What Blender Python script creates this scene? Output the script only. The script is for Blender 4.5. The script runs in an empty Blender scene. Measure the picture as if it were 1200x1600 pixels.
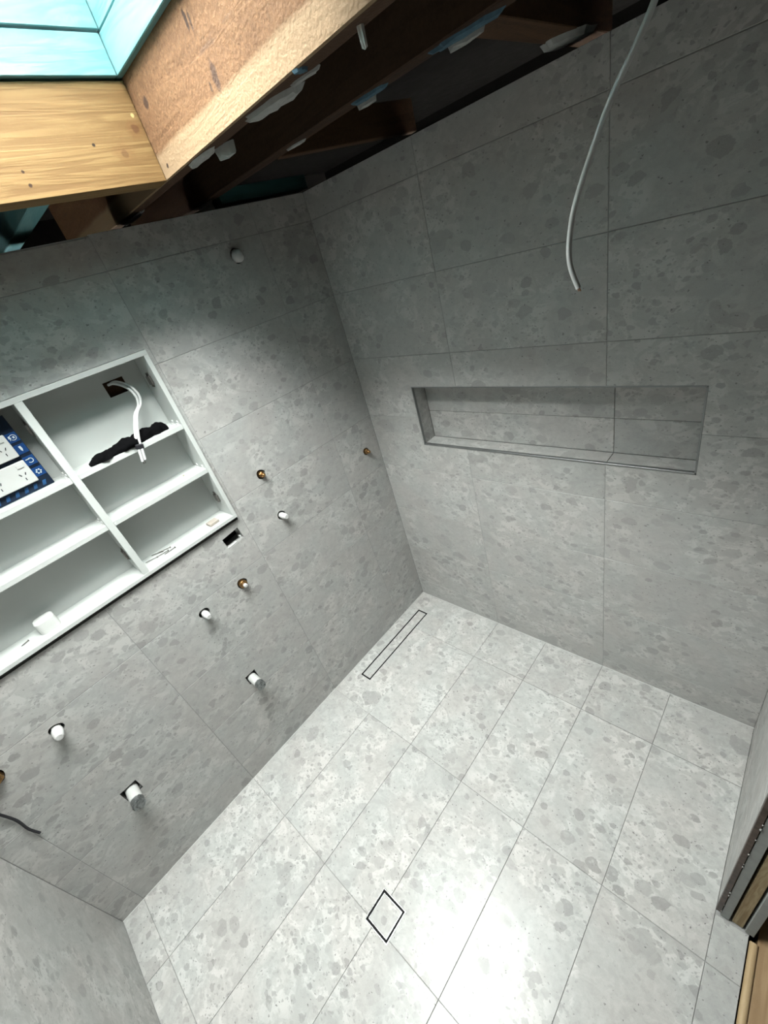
import bpy, bmesh, math, random
from mathutils import Vector, Matrix, Euler, noise as mnoise

random.seed(7)
scene = bpy.context.scene
COL = scene.collection

# ------------------------------------------------------------------ camera
cam_d = bpy.data.cameras.new('camera')
cam = bpy.data.objects.new('camera', cam_d)
COL.objects.link(cam)
cam_d.sensor_fit = 'VERTICAL'
cam_d.sensor_height = 36.0
cam_d.lens = 658.44 / 1600.0 * 36.0
cam_d.clip_start = 0.02
_r = Vector((0.7198628, 0.64229802, -0.26315549))
_d = Vector((0.19467263, -0.55072845, -0.81166541))
_f = Vector((-0.6662583, 0.53305856, -0.52148677))
cam.matrix_world = Matrix(((_r.x, -_d.x, -_f.x, 1.672),
                           (_r.y, -_d.y, -_f.y, -1.450),
                           (_r.z, -_d.z, -_f.z, 2.080),
                           (0, 0, 0, 1)))
scene.camera = cam

# ------------------------------------------------------------------ sky, light, exposure
SKY = 46.0
world = bpy.data.worlds.new('sky')
scene.world = world
world.use_nodes = True
_bg = world.node_tree.nodes['Background']
_bg.inputs[0].default_value = (0.965, 1.0, 0.968, 1)
_bg.inputs[1].default_value = SKY

# skylight opening
SX0, SX1, SY0, SY1, SZ = 0.307, 1.00, -1.70, -0.730, 2.92
def portal(name, loc, rot, sx, sy):
    l = bpy.data.lights.new(name, 'AREA')
    l.shape = 'RECTANGLE'; l.size = sx; l.size_y = sy
    l.cycles.is_portal = True
    o = bpy.data.objects.new(name, l); COL.objects.link(o)
    o.location = loc; o.rotation_euler = rot
    return o
portal('skylight_portal', ((SX0+SX1)/2, (SY0+SY1)/2, SZ+0.03), (0, 0, 0), SX1-SX0, SY1-SY0)

vs = scene.view_settings
vs.view_transform = 'Standard'
vs.look = 'None'
vs.gamma = 1.0
vs.use_curve_mapping = False
vs.exposure = 0.66
scene.cycles.use_denoising = True
scene.cycles.max_bounces = 4
scene.cycles.diffuse_bounces = 4
scene.cycles.use_adaptive_sampling = True
scene.cycles.adaptive_threshold = 0.05
scene.cycles.glossy_bounces = 3

# ------------------------------------------------------------------ node helpers
class NT:
    def __init__(self, name):
        self.m = bpy.data.materials.new(name); self.m.use_nodes = True
        self.t = self.m.node_tree
        self.b = self.t.nodes['Principled BSDF']
        self.out = self.t.nodes['Material Output']
    def n(self, typ, **kw):
        nd = self.t.nodes.new(typ)
        for k, v in kw.items(): setattr(nd, k, v)
        return nd
    def link(self, a, b): self.t.links.new(a, b)
    def put(self, sock, v):
        if hasattr(v, 'is_linked') or isinstance(v, bpy.types.NodeSocket): self.link(v, sock)
        else: sock.default_value = v
    def math(self, op, a, b=0.0, c=0.0, clamp=False):
        nd = self.n('ShaderNodeMath', operation=op, use_clamp=clamp)
        self.put(nd.inputs[0], a); self.put(nd.inputs[1], b); self.put(nd.inputs[2], c)
        return nd.outputs[0]
    def vmath(self, op, a, b=(0, 0, 0)):
        nd = self.n('ShaderNodeVectorMath', operation=op)
        self.put(nd.inputs[0], a)
        if op == 'SCALE': self.put(nd.inputs[3], b)
        else: self.put(nd.inputs[1], b)
        return nd.outputs[0]
    def noise(self, vec, scale, detail=2.0, rough=0.5, dist=0.0):
        nd = self.n('ShaderNodeTexNoise')
        if vec is not None: self.link(vec, nd.inputs['Vector'])
        nd.inputs['Scale'].default_value = scale; nd.inputs['Detail'].default_value = detail
        nd.inputs['Roughness'].default_value = rough; nd.inputs['Distortion'].default_value = dist
        return nd
    def voro(self, vec, scale, feature='F1'):
        nd = self.n('ShaderNodeTexVoronoi', feature=feature)
        self.link(vec, nd.inputs['Vector']); nd.inputs['Scale'].default_value = scale
        return nd
    def mapr(self, v, a, b, c, d, clamp=True):
        nd = self.n('ShaderNodeMapRange', clamp=clamp)
        self.put(nd.inputs[0], v)
        for i, x in enumerate((a, b, c, d)): self.put(nd.inputs[i+1], x)
        return nd.outputs[0]
    def mixf(self, f, a, b):
        nd = self.n('ShaderNodeMix', data_type='FLOAT')
        self.put(nd.inputs[0], f); self.put(nd.inputs[2], a); self.put(nd.inputs[3], b)
        return nd.outputs[0]
    def mixc(self, f, a, b, mode='MIX'):
        nd = self.n('ShaderNodeMix', data_type='RGBA', blend_type=mode)
        self.put(nd.inputs[0], f); self.put(nd.inputs[6], a); self.put(nd.inputs[7], b)
        return nd.outputs[2]
    def sep(self, v):
        nd = self.n('ShaderNodeSeparateXYZ'); self.link(v, nd.inputs[0]); return nd.outputs
    def comb(self, x, y, z):
        nd = self.n('ShaderNodeCombineXYZ')
        for i, v in enumerate((x, y, z)): self.put(nd.inputs[i], v)
        return nd.outputs[0]
    def bump(self, h, strength=0.2, dist=0.002):
        nd = self.n('ShaderNodeBump'); nd.inputs['Strength'].default_value = strength
        nd.inputs['Distance'].default_value = dist
        self.link(h, nd.inputs['Height']); self.link(nd.outputs[0], self.b.inputs['Normal'])
    def set(self, col=None, rough=None, metal=None, spec=None):
        if col is not None:
            self.put(self.b.inputs['Base Color'], col if not isinstance(col, tuple) or len(col) == 4 else (*col, 1))
        if rough is not None: self.put(self.b.inputs['Roughness'], rough)
        if metal is not None: self.b.inputs['Metallic'].default_value = metal
        if spec is not None: self.b.inputs['Specular IOR Level'].default_value = spec
        return self.m

def stone_tile(name, k=1.0, rough=(0.30, 0.5), spec=0.5, soft=0.0):
    """grey limestone conglomerate: cloudy ground, rounded and broken pebbles of several sizes, specks"""
    t = NT(name)
    rnd = t.n('ShaderNodeObjectInfo').outputs['Random']
    loc = t.n('ShaderNodeTexCoord').outputs['Object']
    off = t.comb(t.math('MULTIPLY', rnd, 371.0), t.math('MULTIPLY', rnd, 917.0), 0.0)
    P = t.vmath('ADD', loc, off)
    def noise2(vec, scale, detail, rough=0.5, dist=0.0):
        nd = t.noise(vec, scale, detail, rough, dist); nd.noise_dimensions = '2D'; return nd
    mp = t.n('ShaderNodeMapping'); t.link(P, mp.inputs[0])
    mp.inputs['Rotation'].default_value = (0, 0, 0.65); mp.inputs['Scale'].default_value = (1.0, 1.3, 1.0)
    Q = mp.outputs[0]
    wn = t.vmath('SUBTRACT', noise2(Q, 9, 2).outputs['Color'], (.5, .5, .5))
    w2 = t.vmath('SCALE', t.vmath('SUBTRACT', noise2(Q, 70, 3, 0.65).outputs['Color'], (.5, .5, .5)), 0.013)
    Qw = t.vmath('ADD', t.vmath('ADD', Q, t.vmath('SCALE', wn, 0.10)), w2)
    Qf = t.vmath('ADD', t.vmath('ADD', Q, t.vmath('SCALE', wn, 0.03)), w2)
    lo = noise2(P, 3.6, 3, 0.55, 0.6).outputs['Fac']                       # calm grey fields against busy ones
    busy = t.mapr(lo, 0.42, 0.56, 0.0, 1.0)
    v = t.mixf(busy, 0.505, 0.545)
    mid = noise2(Qf, 34, 5, 0.7, 0.3).outputs['Fac']
    v = t.math('ADD', v, t.mapr(mid, 0.30, 0.70, -0.05, 0.05))
    pn = noise2(Qf, 15, 6, 0.68, 0.4).outputs['Fac']                       # pale crumbly patches with crisp edges
    v = t.mixf(t.math('MULTIPLY', t.mapr(pn, 0.515, 0.535, 0.0, 0.9), t.math('MULTIPLY_ADD', busy, 0.85, 0.15)), v, 0.67)
    vein = t.math('ABSOLUTE', t.math('SUBTRACT', noise2(Qf, 2.6, 2, 0.45).outputs['Fac'], 0.5))
    v = t.mixf(t.mapr(vein, 0.008, 0.013, 0.75, 0.0), v, 0.475)
    def clasts(v, scale, thr, rmax, dark, light, soft, strength, vec, mul=None):
        vo = t.voro(vec, scale); vo.voronoi_dimensions = '2D'
        c = t.sep(vo.outputs['Color'])
        r = t.mapr(c[0], thr, 1.0, 0.12, rmax)
        on = t.math('GREATER_THAN', c[0], thr)
        if mul is not None: on = t.math('MULTIPLY', on, mul)
        m = t.math('MULTIPLY', t.mapr(t.math('SUBTRACT', r, vo.outputs['Distance']), 0.0, soft, 0.0, strength), on)
        cv = t.math('ADD', t.mapr(c[1], 0, 1, dark, light), t.mapr(mid, 0.3, 0.7, -0.02, 0.02))
        return t.mixf(m, v, cv)
    some = t.math('MULTIPLY_ADD', busy, 0.75, 0.25)
    v = clasts(v, 8, 0.86, 0.50, 0.37, 0.53, 0.025, 0.8, Qw)
    v = clasts(v, 17, 0.78, 0.54, 0.32, 0.49, 0.04, 0.85, Qf)
    v = clasts(v, 36, 0.68, 0.60, 0.31, 0.51, 0.07, 0.8, Qf, some)
    v = clasts(v, 80, 0.68, 0.57, 0.31, 0.52, 0.12, 0.75, Qf, some)
    v = clasts(v, 125, 0.95, 0.42, 0.12, 0.30, 0.12, 0.9, Qf)
    gr = noise2(P, 420, 2, 0.6).outputs['Fac']
    v = t.math('ADD', v, t.mapr(gr, 0.3, 0.7, -0.02, 0.02))
    tone = t.mapr(rnd, 0, 1, 0.96, 1.03)
    v = t.mixf(soft, v, 0.535)
    v = t.math('MULTIPLY', t.math('MULTIPLY', v, tone), k)
    warm = t.mapr(noise2(P, 5, 2).outputs['Fac'], 0.35, 0.65, 0.0, 1.0)
    col = t.comb(t.math('MULTIPLY', v, t.mapr(warm, 0, 1, 0.99, 1.022)), v, t.math('MULTIPLY', v, t.mapr(warm, 0, 1, 0.968, 0.962)))
    t.link(col, t.b.inputs['Base Color'])
    t.b.inputs['Specular IOR Level'].default_value = spec
    t.link(t.mapr(noise2(loc, 6, 3, 0.6, 2.0).outputs['Fac'], 0.35, 0.65, rough[0], rough[1]), t.b.inputs['Roughness'])
    t.bump(gr, 0.08, 0.001)
    return t.m

ALB = 0.80
def wood(name, dark, light, axis='x', freq=40, wave=0.35, knots=True, rough=0.7, rough_sawn=0.0, band=None, bumps=0.25, marks=(), stretch=0.12):
    dark = tuple(ALB*q for q in dark); light = tuple(ALB*q for q in light)
    if band: band = (band[0], tuple(ALB*q for q in band[1]), tuple(ALB*q for q in band[2]))
    t = NT(name)
    tc = t.n('ShaderNodeTexCoord').outputs['Object']
    mp = t.n('ShaderNodeMapping'); t.link(tc, mp.inputs[0])
    s = {'x': (stretch, 1, 1), 'y': (1, stretch, 1), 'z': (1, 1, stretch)}[axis]
    mp.inputs['Scale'].default_value = s
    v = mp.outputs[0]
    kn = t.voro(tc, 5.5)
    g1 = t.noise(v, freq*0.35, 4, 0.55, 1.0).outputs['Fac']
    wv = t.n('ShaderNodeTexNoise'); t.link(v, wv.inputs[0])
    wv.inputs['Scale'].default_value = freq; wv.inputs['Detail'].default_value = 6; wv.inputs['Roughness'].default_value = 0.6
    f = t.math('ADD', t.math('MULTIPLY', g1, 0.6), t.math('MULTIPLY', wv.outputs['Fac'], 0.4))
    rings = t.math('SINE', t.math('MULTIPLY', g1, freq*0.9))
    f = t.math('ADD', f, t.math('MULTIPLY', rings, wave*0.22))
    fac = t.mapr(f, 0.32, 0.68, 0, 1)
    col = t.mixc(fac, (*dark, 1), (*light, 1))
    if knots:
        c = t.sep(kn.outputs['Color'])
        on = t.math('GREATER_THAN', c[0], 0.72)
        km = t.math('MULTIPLY', t.mapr(kn.outputs['Distance'], 0.06, 0.15, 0.75, 0.0), on)
        col = t.mixc(km, col, (dark[0]*0.45, dark[1]*0.35, dark[2]*0.3, 1))
    if rough_sawn:
        mk = t.noise(tc, 120, 5, 0.75).outputs['Fac']
        col = t.mixc(t.mapr(mk, 0.42, 0.66, 0.0, rough_sawn), col, (light[0]*1.3, light[1]*1.3, light[2]*1.25, 1))
        dk = t.noise(v, 16, 4, 0.7).outputs['Fac']
        col = t.mixc(t.mapr(dk, 0.62, 0.70, 0.0, 0.65), col, (0.06, 0.035, 0.025, 1))
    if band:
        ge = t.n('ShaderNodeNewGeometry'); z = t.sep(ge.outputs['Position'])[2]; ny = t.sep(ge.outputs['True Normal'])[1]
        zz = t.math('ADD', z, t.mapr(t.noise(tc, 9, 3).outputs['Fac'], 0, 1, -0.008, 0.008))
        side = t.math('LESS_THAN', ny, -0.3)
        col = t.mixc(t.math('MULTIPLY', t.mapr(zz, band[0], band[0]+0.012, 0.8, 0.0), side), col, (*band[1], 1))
        col = t.mixc(t.math('SUBTRACT', 1.0, side), col, (*band[2], 1))   # shade painted into the colour of faces turned from the shaft
    wp = t.n('ShaderNodeNewGeometry').outputs['Position']
    for p, sc, r, c, a in marks:
        d = t.n('ShaderNodeVectorMath', operation='LENGTH')
        t.link(t.vmath('MULTIPLY', t.vmath('SUBTRACT', t.vmath('ADD', wp, t.vmath('SCALE', t.vmath('SUBTRACT', t.noise(wp, 60, 3).outputs['Color'], (.5, .5, .5)), r*0.9)), p), sc), d.inputs[0])
        col = t.mixc(t.mapr(d.outputs[1], r*0.65, r, a, 0.0), col, (*c, 1))
    t.link(col, t.b.inputs['Base Color'])
    t.b.inputs['Roughness'].default_value = rough
    t.b.inputs['Specular IOR Level'].default_value = 0.25
    t.bump(t.math('ADD', f, t.math('MULTIPLY', t.noise(tc, 150, 3).outputs['Fac'], 0.6 if rough_sawn else 0.2)), bumps, 0.004)
    return t.m

def plain(name, col, rough=0.5, metal=0.0, spec=0.5, var=0.06, scale=25, bump=0.0):
    t = NT(name)
    tc = t.n('ShaderNodeTexCoord').outputs['Object']
    nz = t.noise(tc, scale, 4).outputs['Fac']
    k = t.mapr(nz, 0.25, 0.75, ALB*(1-var), ALB*(1+var))
    c = t.vmath('SCALE', t.comb(*col), k)
    t.link(c, t.b.inputs['Base Color'])
    t.link(t.mapr(nz, 0.3, 0.7, max(rough-0.06, 0.02), min(rough+0.06, 1)), t.b.inputs['Roughness'])
    t.b.inputs['Metallic'].default_value = metal
    t.b.inputs['Specular IOR Level'].default_value = spec
    if bump: t.bump(nz, bump, 0.003)
    return t.m

PINE_MARKS = [((0.298, -0.741, 2.482), (1, 1, 1), 0.011, (0.05, 0.018, 0.008), 0.85), ((0.298, -0.797, 2.436), (1, 1, 1), 0.010, (0.07, 0.03, 0.012), 0.7),
              ((0.298, -0.741, 2.482), (1, 0.8, 1), 0.022, (0.13, 0.06, 0.02), 0.45), ((0.298, -0.797, 2.436), (1, 0.7, 1), 0.024, (0.13, 0.065, 0.022), 0.4),
              ((0.298, -0.862, 2.458), (1, 1, 1), 0.0045, (0.01, 0.005, 0.003), 0.95), ((0.298, -1.043, 2.423), (1, 1, 1), 0.004, (0.02, 0.008, 0.004), 0.9),
              ((0.298, -1.043, 2.397), (1, 1, 1), 0.005, (0.02, 0.008, 0.004), 0.9), ((0.298, -0.733, 2.509), (1, 1, 1), 0.005, (0.42, 0.33, 0.14), 0.8)]
RAFTER_MARKS = [((0.637, -0.716, 2.543), (2.2, 1, 0.7), 0.014, (0.02, 0.012, 0.010), 0.85), ((0.650, -0.716, 2.535), (3.0, 1, 0.7), 0.012, (0.03, 0.018, 0.014), 0.7),
                ((0.668, -0.716, 2.451), (1.6, 1, 0.7), 0.020, (0.035, 0.02, 0.016), 0.75), ((0.64, -0.716, 2.44), (2.5, 1, 1), 0.010, (0.03, 0.02, 0.015), 0.7),
                ((0.358, -0.716, 2.513), (1, 1, 1), 0.014, (0.03, 0.016, 0.012), 0.8), ((0.333, -0.716, 2.394), (1, 1, 1), 0.006, (0.02, 0.012, 0.01), 0.9)]
M = {}
M['wall_tile'] = stone_tile('wall_stone_tile', 0.70, (0.34, 0.55), 0.5, 0.22)
M['floor_tile'] = stone_tile('floor_stone_tile', 0.77, (0.20, 0.32), 0.24, 0.12)
M['grout'] = plain('grout', (0.37, 0.37, 0.36), 0.9, spec=0.2)
M['backing'] = plain('wall_core', (0.30, 0.30, 0.29), 0.95, spec=0.1)
M['white_board'] = plain('white_melamine', (0.60, 0.625, 0.605), 0.42, var=0.025, scale=9)
M['white_plastic'] = plain('white_plastic', (0.64, 0.65, 0.63), 0.35, var=0.03)
M['cap'] = plain('white_cap', (0.60, 0.60, 0.59), 0.55, var=0.12, scale=60, bump=0.3)
M['pvc'] = plain('pvc_pipe', (0.62, 0.63, 0.61), 0.32, var=0.05)
M['tape'] = plain('silver_tape', (0.30, 0.32, 0.32), 0.30, metal=0.85, var=0.35, scale=70, bump=0.8)
M['brass'] = plain('brass', (0.34, 0.20, 0.085), 0.38, metal=0.9, var=0.25, scale=60)
M['steel'] = plain('steel', (0.50, 0.50, 0.50), 0.28, metal=1.0, var=0.1)
M['hinge'] = plain('nickel_hinge', (0.30, 0.28, 0.26), 0.35, metal=0.9, var=0.3, scale=90)
M['alu'] = plain('aluminium_trim', (0.30, 0.31, 0.31), 0.4, metal=0.8, var=0.08)
M['black_frame'] = plain('black_drain_frame', (0.006, 0.006, 0.007), 0.6, spec=0.1)
M['dark_void'] = plain('dark_void', (0.01, 0.009, 0.008), 0.95, spec=0.05)
M['sarking'] = plain('dark_roof_lining', (0.006, 0.005, 0.004), 0.9, spec=0.1)
M['black_cloth'] = plain('black_cloth', (0.004, 0.004, 0.0045), 0.9, spec=0.03, bump=0.5, scale=120)
M['black_rubber'] = plain('black_rubber', (0.012, 0.012, 0.016), 0.5)
M['cable'] = plain('white_cable_sheath', (0.66, 0.67, 0.66), 0.42, var=0.04, scale=40)
M['copper'] = plain('copper', (0.55, 0.28, 0.16), 0.3, metal=1.0)
M['plaster'] = plain('plaster', (0.38, 0.385, 0.37), 0.85, var=0.15, scale=45, bump=0.5, spec=0.2)
M['blue_plaster'] = plain('blue_stained_plaster', (0.08, 0.145, 0.19), 0.85, var=0.3, scale=45, bump=0.5, spec=0.2)
M['beige'] = plain('beige_offcut', (0.42, 0.37, 0.32), 0.6, var=0.12, scale=50)
M['paint'] = plain('white_paint', (0.72, 0.71, 0.68), 0.7, var=0.03, scale=4)
M['sheet'] = plain('grey_wall_sheet', (0.36, 0.38, 0.37), 0.75, var=0.1, scale=30, spec=0.2)
M['rust'] = plain('stained_metal_strip', (0.10, 0.075, 0.065), 0.45, metal=0.5, var=0.7, scale=55)
M['pine'] = wood('yellow_pine', (0.145, 0.078, 0.026), (0.265, 0.166, 0.066), 'y', 60, 0.35, False, 0.62, marks=PINE_MARKS, stretch=0.035)
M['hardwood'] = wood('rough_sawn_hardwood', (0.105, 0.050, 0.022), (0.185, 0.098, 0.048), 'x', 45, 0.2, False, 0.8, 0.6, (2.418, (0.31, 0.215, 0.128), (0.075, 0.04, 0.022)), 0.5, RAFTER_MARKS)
M['hardwood_shade'] = wood('shade_dark_hardwood', (0.028, 0.014, 0.008), (0.065, 0.034, 0.018), 'x', 45, 0.2, False, 0.8, 0.4)  # hardwood darkened in colour to mimic the weak light up there
M['hardwood_y'] = wood('old_hardwood_block', (0.045, 0.022, 0.011), (0.10, 0.052, 0.026), 'y', 45, 0.2, False, 0.8, 0.4)
M['teal_x'] = wood('teal_treated_pine_x', (0.11, 0.29, 0.305), (0.19, 0.365, 0.375), 'x', 40, 0.4, False, 0.6)
M['teal_y'] = wood('teal_treated_pine_y', (0.11, 0.29, 0.305), (0.19, 0.365, 0.375), 'y', 40, 0.4, False, 0.6)
M['teal_dark'] = wood('darker_teal_pine', (0.018, 0.075, 0.078), (0.04, 0.12, 0.12), 'y', 40, 0.4, False, 0.6)  # darker copy of the teal pine
M['stud'] = wood('stud_pine', (0.33, 0.24, 0.13), (0.52, 0.42, 0.26), 'z', 50, 0.4, True, 0.75)
M['hall_wood'] = wood('worn_hall_timber', (0.30, 0.19, 0.10), (0.47, 0.33, 0.19), 'y', 35, 0.4, False, 0.45)
M['nosing'] = wood('timber_nosing', (0.46, 0.32, 0.17), (0.62, 0.47, 0.28), 'y', 35, 0.3, False, 0.4)

# ------------------------------------------------------------------ mesh helpers
def obj(name, me, mat=None, parent=None, mw=None):
    o = bpy.data.objects.new(name, me); COL.objects.link(o)
    if mat is not None and len(me.materials) == 0: me.materials.append(mat)
    if mw is not None: o.matrix_world = mw
    if parent is not None:
        o.parent = parent
    return o
def tag(o, label, cat, group=None):
    o['label'] = label; o['category'] = cat
    if group: o['group'] = group
    return o
def struct(o, label=None, cat=None):
    o['kind'] = 'structure'
    if label: o['label'] = label
    if cat: o['category'] = cat
    return o
def empty(name, loc):
    o = bpy.data.objects.new(name, None); COL.objects.link(o)
    o.location = loc; o.empty_display_size = 0.05
    return o
def finish(bm, name, smooth=None):
    bmesh.ops.recalc_face_normals(bm, faces=bm.faces)
    me = bpy.data.meshes.new(name); bm.to_mesh(me); bm.free()
    if smooth:
        for p in me.polygons: p.use_smooth = True
        try: me.set_sharp_from_angle(angle=math.radians(smooth))
        except Exception: pass
    return me
def add_box(bm, lo, hi, bev=0.0):
    r = bmesh.ops.create_cube(bm, size=1.0)
    lo = Vector(lo); hi = Vector(hi); c = (lo+hi)/2; s = hi-lo
    for v in r['verts']: v.co = Vector((v.co.x*s.x, v.co.y*s.y, v.co.z*s.z)) + c
    if bev:
        es = list({e for v in r['verts'] for e in v.link_edges})
        bmesh.ops.bevel(bm, geom=es, offset=bev, segments=1, profile=0.5, affect='EDGES')
def box(name, lo, hi, mat, parent=None, bev=0.0, abs_origin=True):
    """one box; the object's origin sits at the box centre so object-space textures follow it"""
    lo = Vector(lo); hi = Vector(hi); c = (lo+hi)/2
    bm = bmesh.new(); add_box(bm, lo-c, hi-c, bev)
    me = finish(bm, name)
    o = obj(name, me, mat)
    place(o, parent, Matrix.Translation(c))
    return o
def place(o, parent, mw):
    if parent is None: o.matrix_world = mw; return
    o.parent = parent
    pm = Matrix.LocRotScale(parent.location, parent.rotation_euler, parent.scale)
    p = parent.parent
    while p is not None:
        pm = Matrix.LocRotScale(p.location, p.rotation_euler, p.scale) @ pm; p = p.parent
    loc, rot, sc = (pm.inverted() @ mw).decompose()
    o.location = loc; o.rotation_euler = rot.to_euler(); o.scale = sc
def lathe(name, prof, mat, parent, mw, seg=24, smooth=40):
    """profile of (radius, height) turned about local z"""
    bm = bmesh.new(); rings = []
    for r, h in prof:
        rings.append([bm.verts.new((r*math.cos(2*math.pi*i/seg), r*math.sin(2*math.pi*i/seg), h)) for i in range(seg)])
    for a, b in zip(rings, rings[1:]):
        for i in range(seg):
            bm.faces.new((a[i], a[(i+1) % seg], b[(i+1) % seg], b[i]))
    bm.faces.new(rings[0][::-1]); bm.faces.new(rings[-1])
    o = obj(name, finish(bm, name, smooth), mat); place(o, parent, mw)
    return o
def tube(name, pts, rad, mat, parent=None, seg=10, flat=1.0, flat_dir=None, sub=6):
    """smooth swept tube in world coordinates; flat<1 squashes the section"""
    P = [Vector(p) for p in pts]
    C = []
    for i in range(len(P)-1):
        p0 = P[max(i-1, 0)]; p1 = P[i]; p2 = P[i+1]; p3 = P[min(i+2, len(P)-1)]
        for k in range(sub):
            t = k/sub
            C.append(0.5*((2*p1)+(-p0+p2)*t+(2*p0-5*p1+4*p2-p3)*t*t+(-p0+3*p1-3*p2+p3)*t**3))
    C.append(P[-1])
    o0 = C[0].copy()
    bm = bmesh.new(); rings = []; up = Vector(flat_dir) if flat_dir else Vector((0.3, 0.9, 0.2))
    for i, c in enumerate(C):
        d = (C[min(i+1, len(C)-1)]-C[max(i-1, 0)]).normalized()
        a = (up - d*up.dot(d)).normalized(); b = d.cross(a)
        rings.append([bm.verts.new(c-o0 + a*rad*flat*math.cos(2*math.pi*k/seg)+b*rad*math.sin(2*math.pi*k/seg)) for k in range(seg)])
    for r, s in zip(rings, rings[1:]):
        for k in range(seg): bm.faces.new((r[k], r[(k+1) % seg], s[(k+1) % seg], s[k]))
    bm.faces.new(rings[0][::-1]); bm.faces.new(rings[-1])
    o = obj(name, finish(bm, name, 50), mat); place(o, parent, Matrix.Translation(o0))
    return o
def cut(o, cutters):
    for c in cutters:
        md = o.modifiers.new('cut', 'BOOLEAN'); md.operation = 'DIFFERENCE'; md.solver = 'EXACT'; md.object = c
    bpy.context.view_layer.update()
    dg = bpy.context.evaluated_depsgraph_get()
    me = bpy.data.meshes.new_from_object(o.evaluated_get(dg))
    o.modifiers.clear()
    o.data = me
CUTTERS = []
def cutter_box(c, size, rotx=0.0, rotz=0.0, roty=0.0):
    bm = bmesh.new(); add_box(bm, -Vector(size)/2, Vector(size)/2)
    o = obj('cutter', finish(bm, 'cutter'))
    o.matrix_world = Matrix.LocRotScale(Vector(c), Euler((rotx, roty, rotz)), None)
    CUTTERS.append(o); return o
def cutter_cyl(c, r, depth):      # axis along x
    bm = bmesh.new()
    bmesh.ops.create_cone(bm, cap_ends=True, segments=20, radius1=r, radius2=r, depth=depth)
    # slightly ragged hole as drilled with a hole saw
    for v in bm.verts:
        a = math.atan2(v.co.y, v.co.x); k = 1+0.05*math.sin(3*a+c[1]*40)
        v.co.x *= k; v.co.y *= k
    o = obj('cutter', finish(bm, 'cutter'))
    o.matrix_world = Matrix.Translation(Vector(c)) @ Matrix.Rotation(math.pi/2, 4, 'Y')
    CUTTERS.append(o); return o

_tile_cache = {}
def tile_mesh(w, h, t=0.009, ch=0.0007):
    key = (round(w, 4), round(h, 4), t)
    if key in _tile_cache: return _tile_cache[key]
    bm = bmesh.new()
    w2, h2 = w/2, h/2
    A = [bm.verts.new((x, y, -t)) for x, y in ((-w2, -h2), (w2, -h2), (w2, h2), (-w2, h2))]
    B = [bm.verts.new((x, y, -ch)) for x, y in ((-w2, -h2), (w2, -h2), (w2, h2), (-w2, h2))]
    Cc = [bm.verts.new((x, y, 0)) for x, y in ((-w2+ch, -h2+ch), (w2-ch, -h2+ch), (w2-ch, h2-ch), (-w2+ch, h2-ch))]
    bm.faces.new(A[::-1]); bm.faces.new(Cc)
    for i in range(4):
        j = (i+1) % 4
        bm.faces.new((A[i], A[j], B[j], B[i])); bm.faces.new((B[i], B[j], Cc[j], Cc[i]))
    me = finish(bm, 'tile'); _tile_cache[key] = me
    return me
JOINT = 0.0019
def lay_tiles(parent, mat, us, vs_, frame, holes=(), jitter=0.0003, skip=None, adjust=None):
    """tiles between consecutive grid lines; frame(u,v) -> (origin, U, V, N); holes = (u0,v0,u1,v1,cutter)"""
    mats = {}
    for i in range(len(us)-1):
        for j in range(len(vs_)-1):
            u0, u1, v0, v1 = us[i]+JOINT/2, us[i+1]-JOINT/2, vs_[j]+JOINT/2, vs_[j+1]-JOINT/2
            if skip and skip(u0, v0, u1, v1): continue
            if adjust: u0, v0, u1, v1 = adjust(u0, v0, u1, v1)
            me = tile_mesh(u1-u0, v1-v0)
            if len(me.materials) and me.materials[0] != mat:
                k = (me.name, mat.name)
                if k not in mats:
                    mats[k] = me.copy(); mats[k].materials.clear(); mats[k].materials.append(mat)
                me = mats[k]
            org, U, V, N = frame((u0+u1)/2, (v0+v1)/2)
            n = N*random.uniform(-jitter, jitter)
            mw = Matrix(((U.x, V.x, N.x, org.x+n.x), (U.y, V.y, N.y, org.y+n.y), (U.z, V.z, N.z, org.z+n.z), (0, 0, 0, 1)))
            o = obj('tile', me, mat); place(o, parent, mw)
            hs = [h[4] for h in holes if h[0] < u1 and h[2] > u0 and h[1] < v1 and h[3] > v0]
            if hs: cut(o, hs)
X, Y, Z = Vector((1, 0, 0)), Vector((0, 1, 0)), Vector((0, 0, 1))

WT = 2.335                                  # top of the tiled walls
YN = -2.175                                 # near wall
XR = 1.790                                  # right wall
ZJ = [0.0, 0.14, 0.44, 0.74, 1.04, 1.34, 1.64, 1.938, 2.234, WT]
YJ = [YN, -2.08, -1.48, -0.88, -0.28, 0.0]
XJ = [0.0, 0.59, 1.19, XR]

# ------------------------------------------------------------------ left wall
wall_left = box('wall_left', (-0.115, YN-0.1, -0.05), (-0.0012, 0.1, WT-0.004), M['grout'])
struct(wall_left)
hl = []
def hole_round(y, z, r):
    c = cutter_cyl((-0.03, y, z), r, 0.30); hl.append((y-r, z-r, y+r, z+r, c)); return c
def hole_rect(y, z, w, h, rx=0.0):
    c = cutter_box((-0.03, y, z), (0.30, w, h), rx); m = 0.01
    hl.append((y-w/2-m, z-h/2-m, y+w/2+m, z+h/2+m, c)); return c
CY0, CY1, CZ0, CZ1 = -2.100, -0.898, 1.284, 1.996     # shaving cabinet
hole_rect((CY0+CY1)/2, (CZ0-0.017+CZ1)/2, CY1-CY0, CZ1-CZ0+0.017)     # a dark gap stays open under the cabinet
hole_round(-0.412, 2.183, 0.026)
hole_round(-0.711, 1.384, 0.022)
hole_round(-0.101, 1.173, 0.020)
hole_round(-0.708, 1.158, 0.022)
hole_rect(-0.957, 1.202, 0.083, 0.057, math.radians(6))
hole_round(-1.022, 0.990, 0.025)
hole_round(-1.220, 0.988, 0.024)
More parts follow.
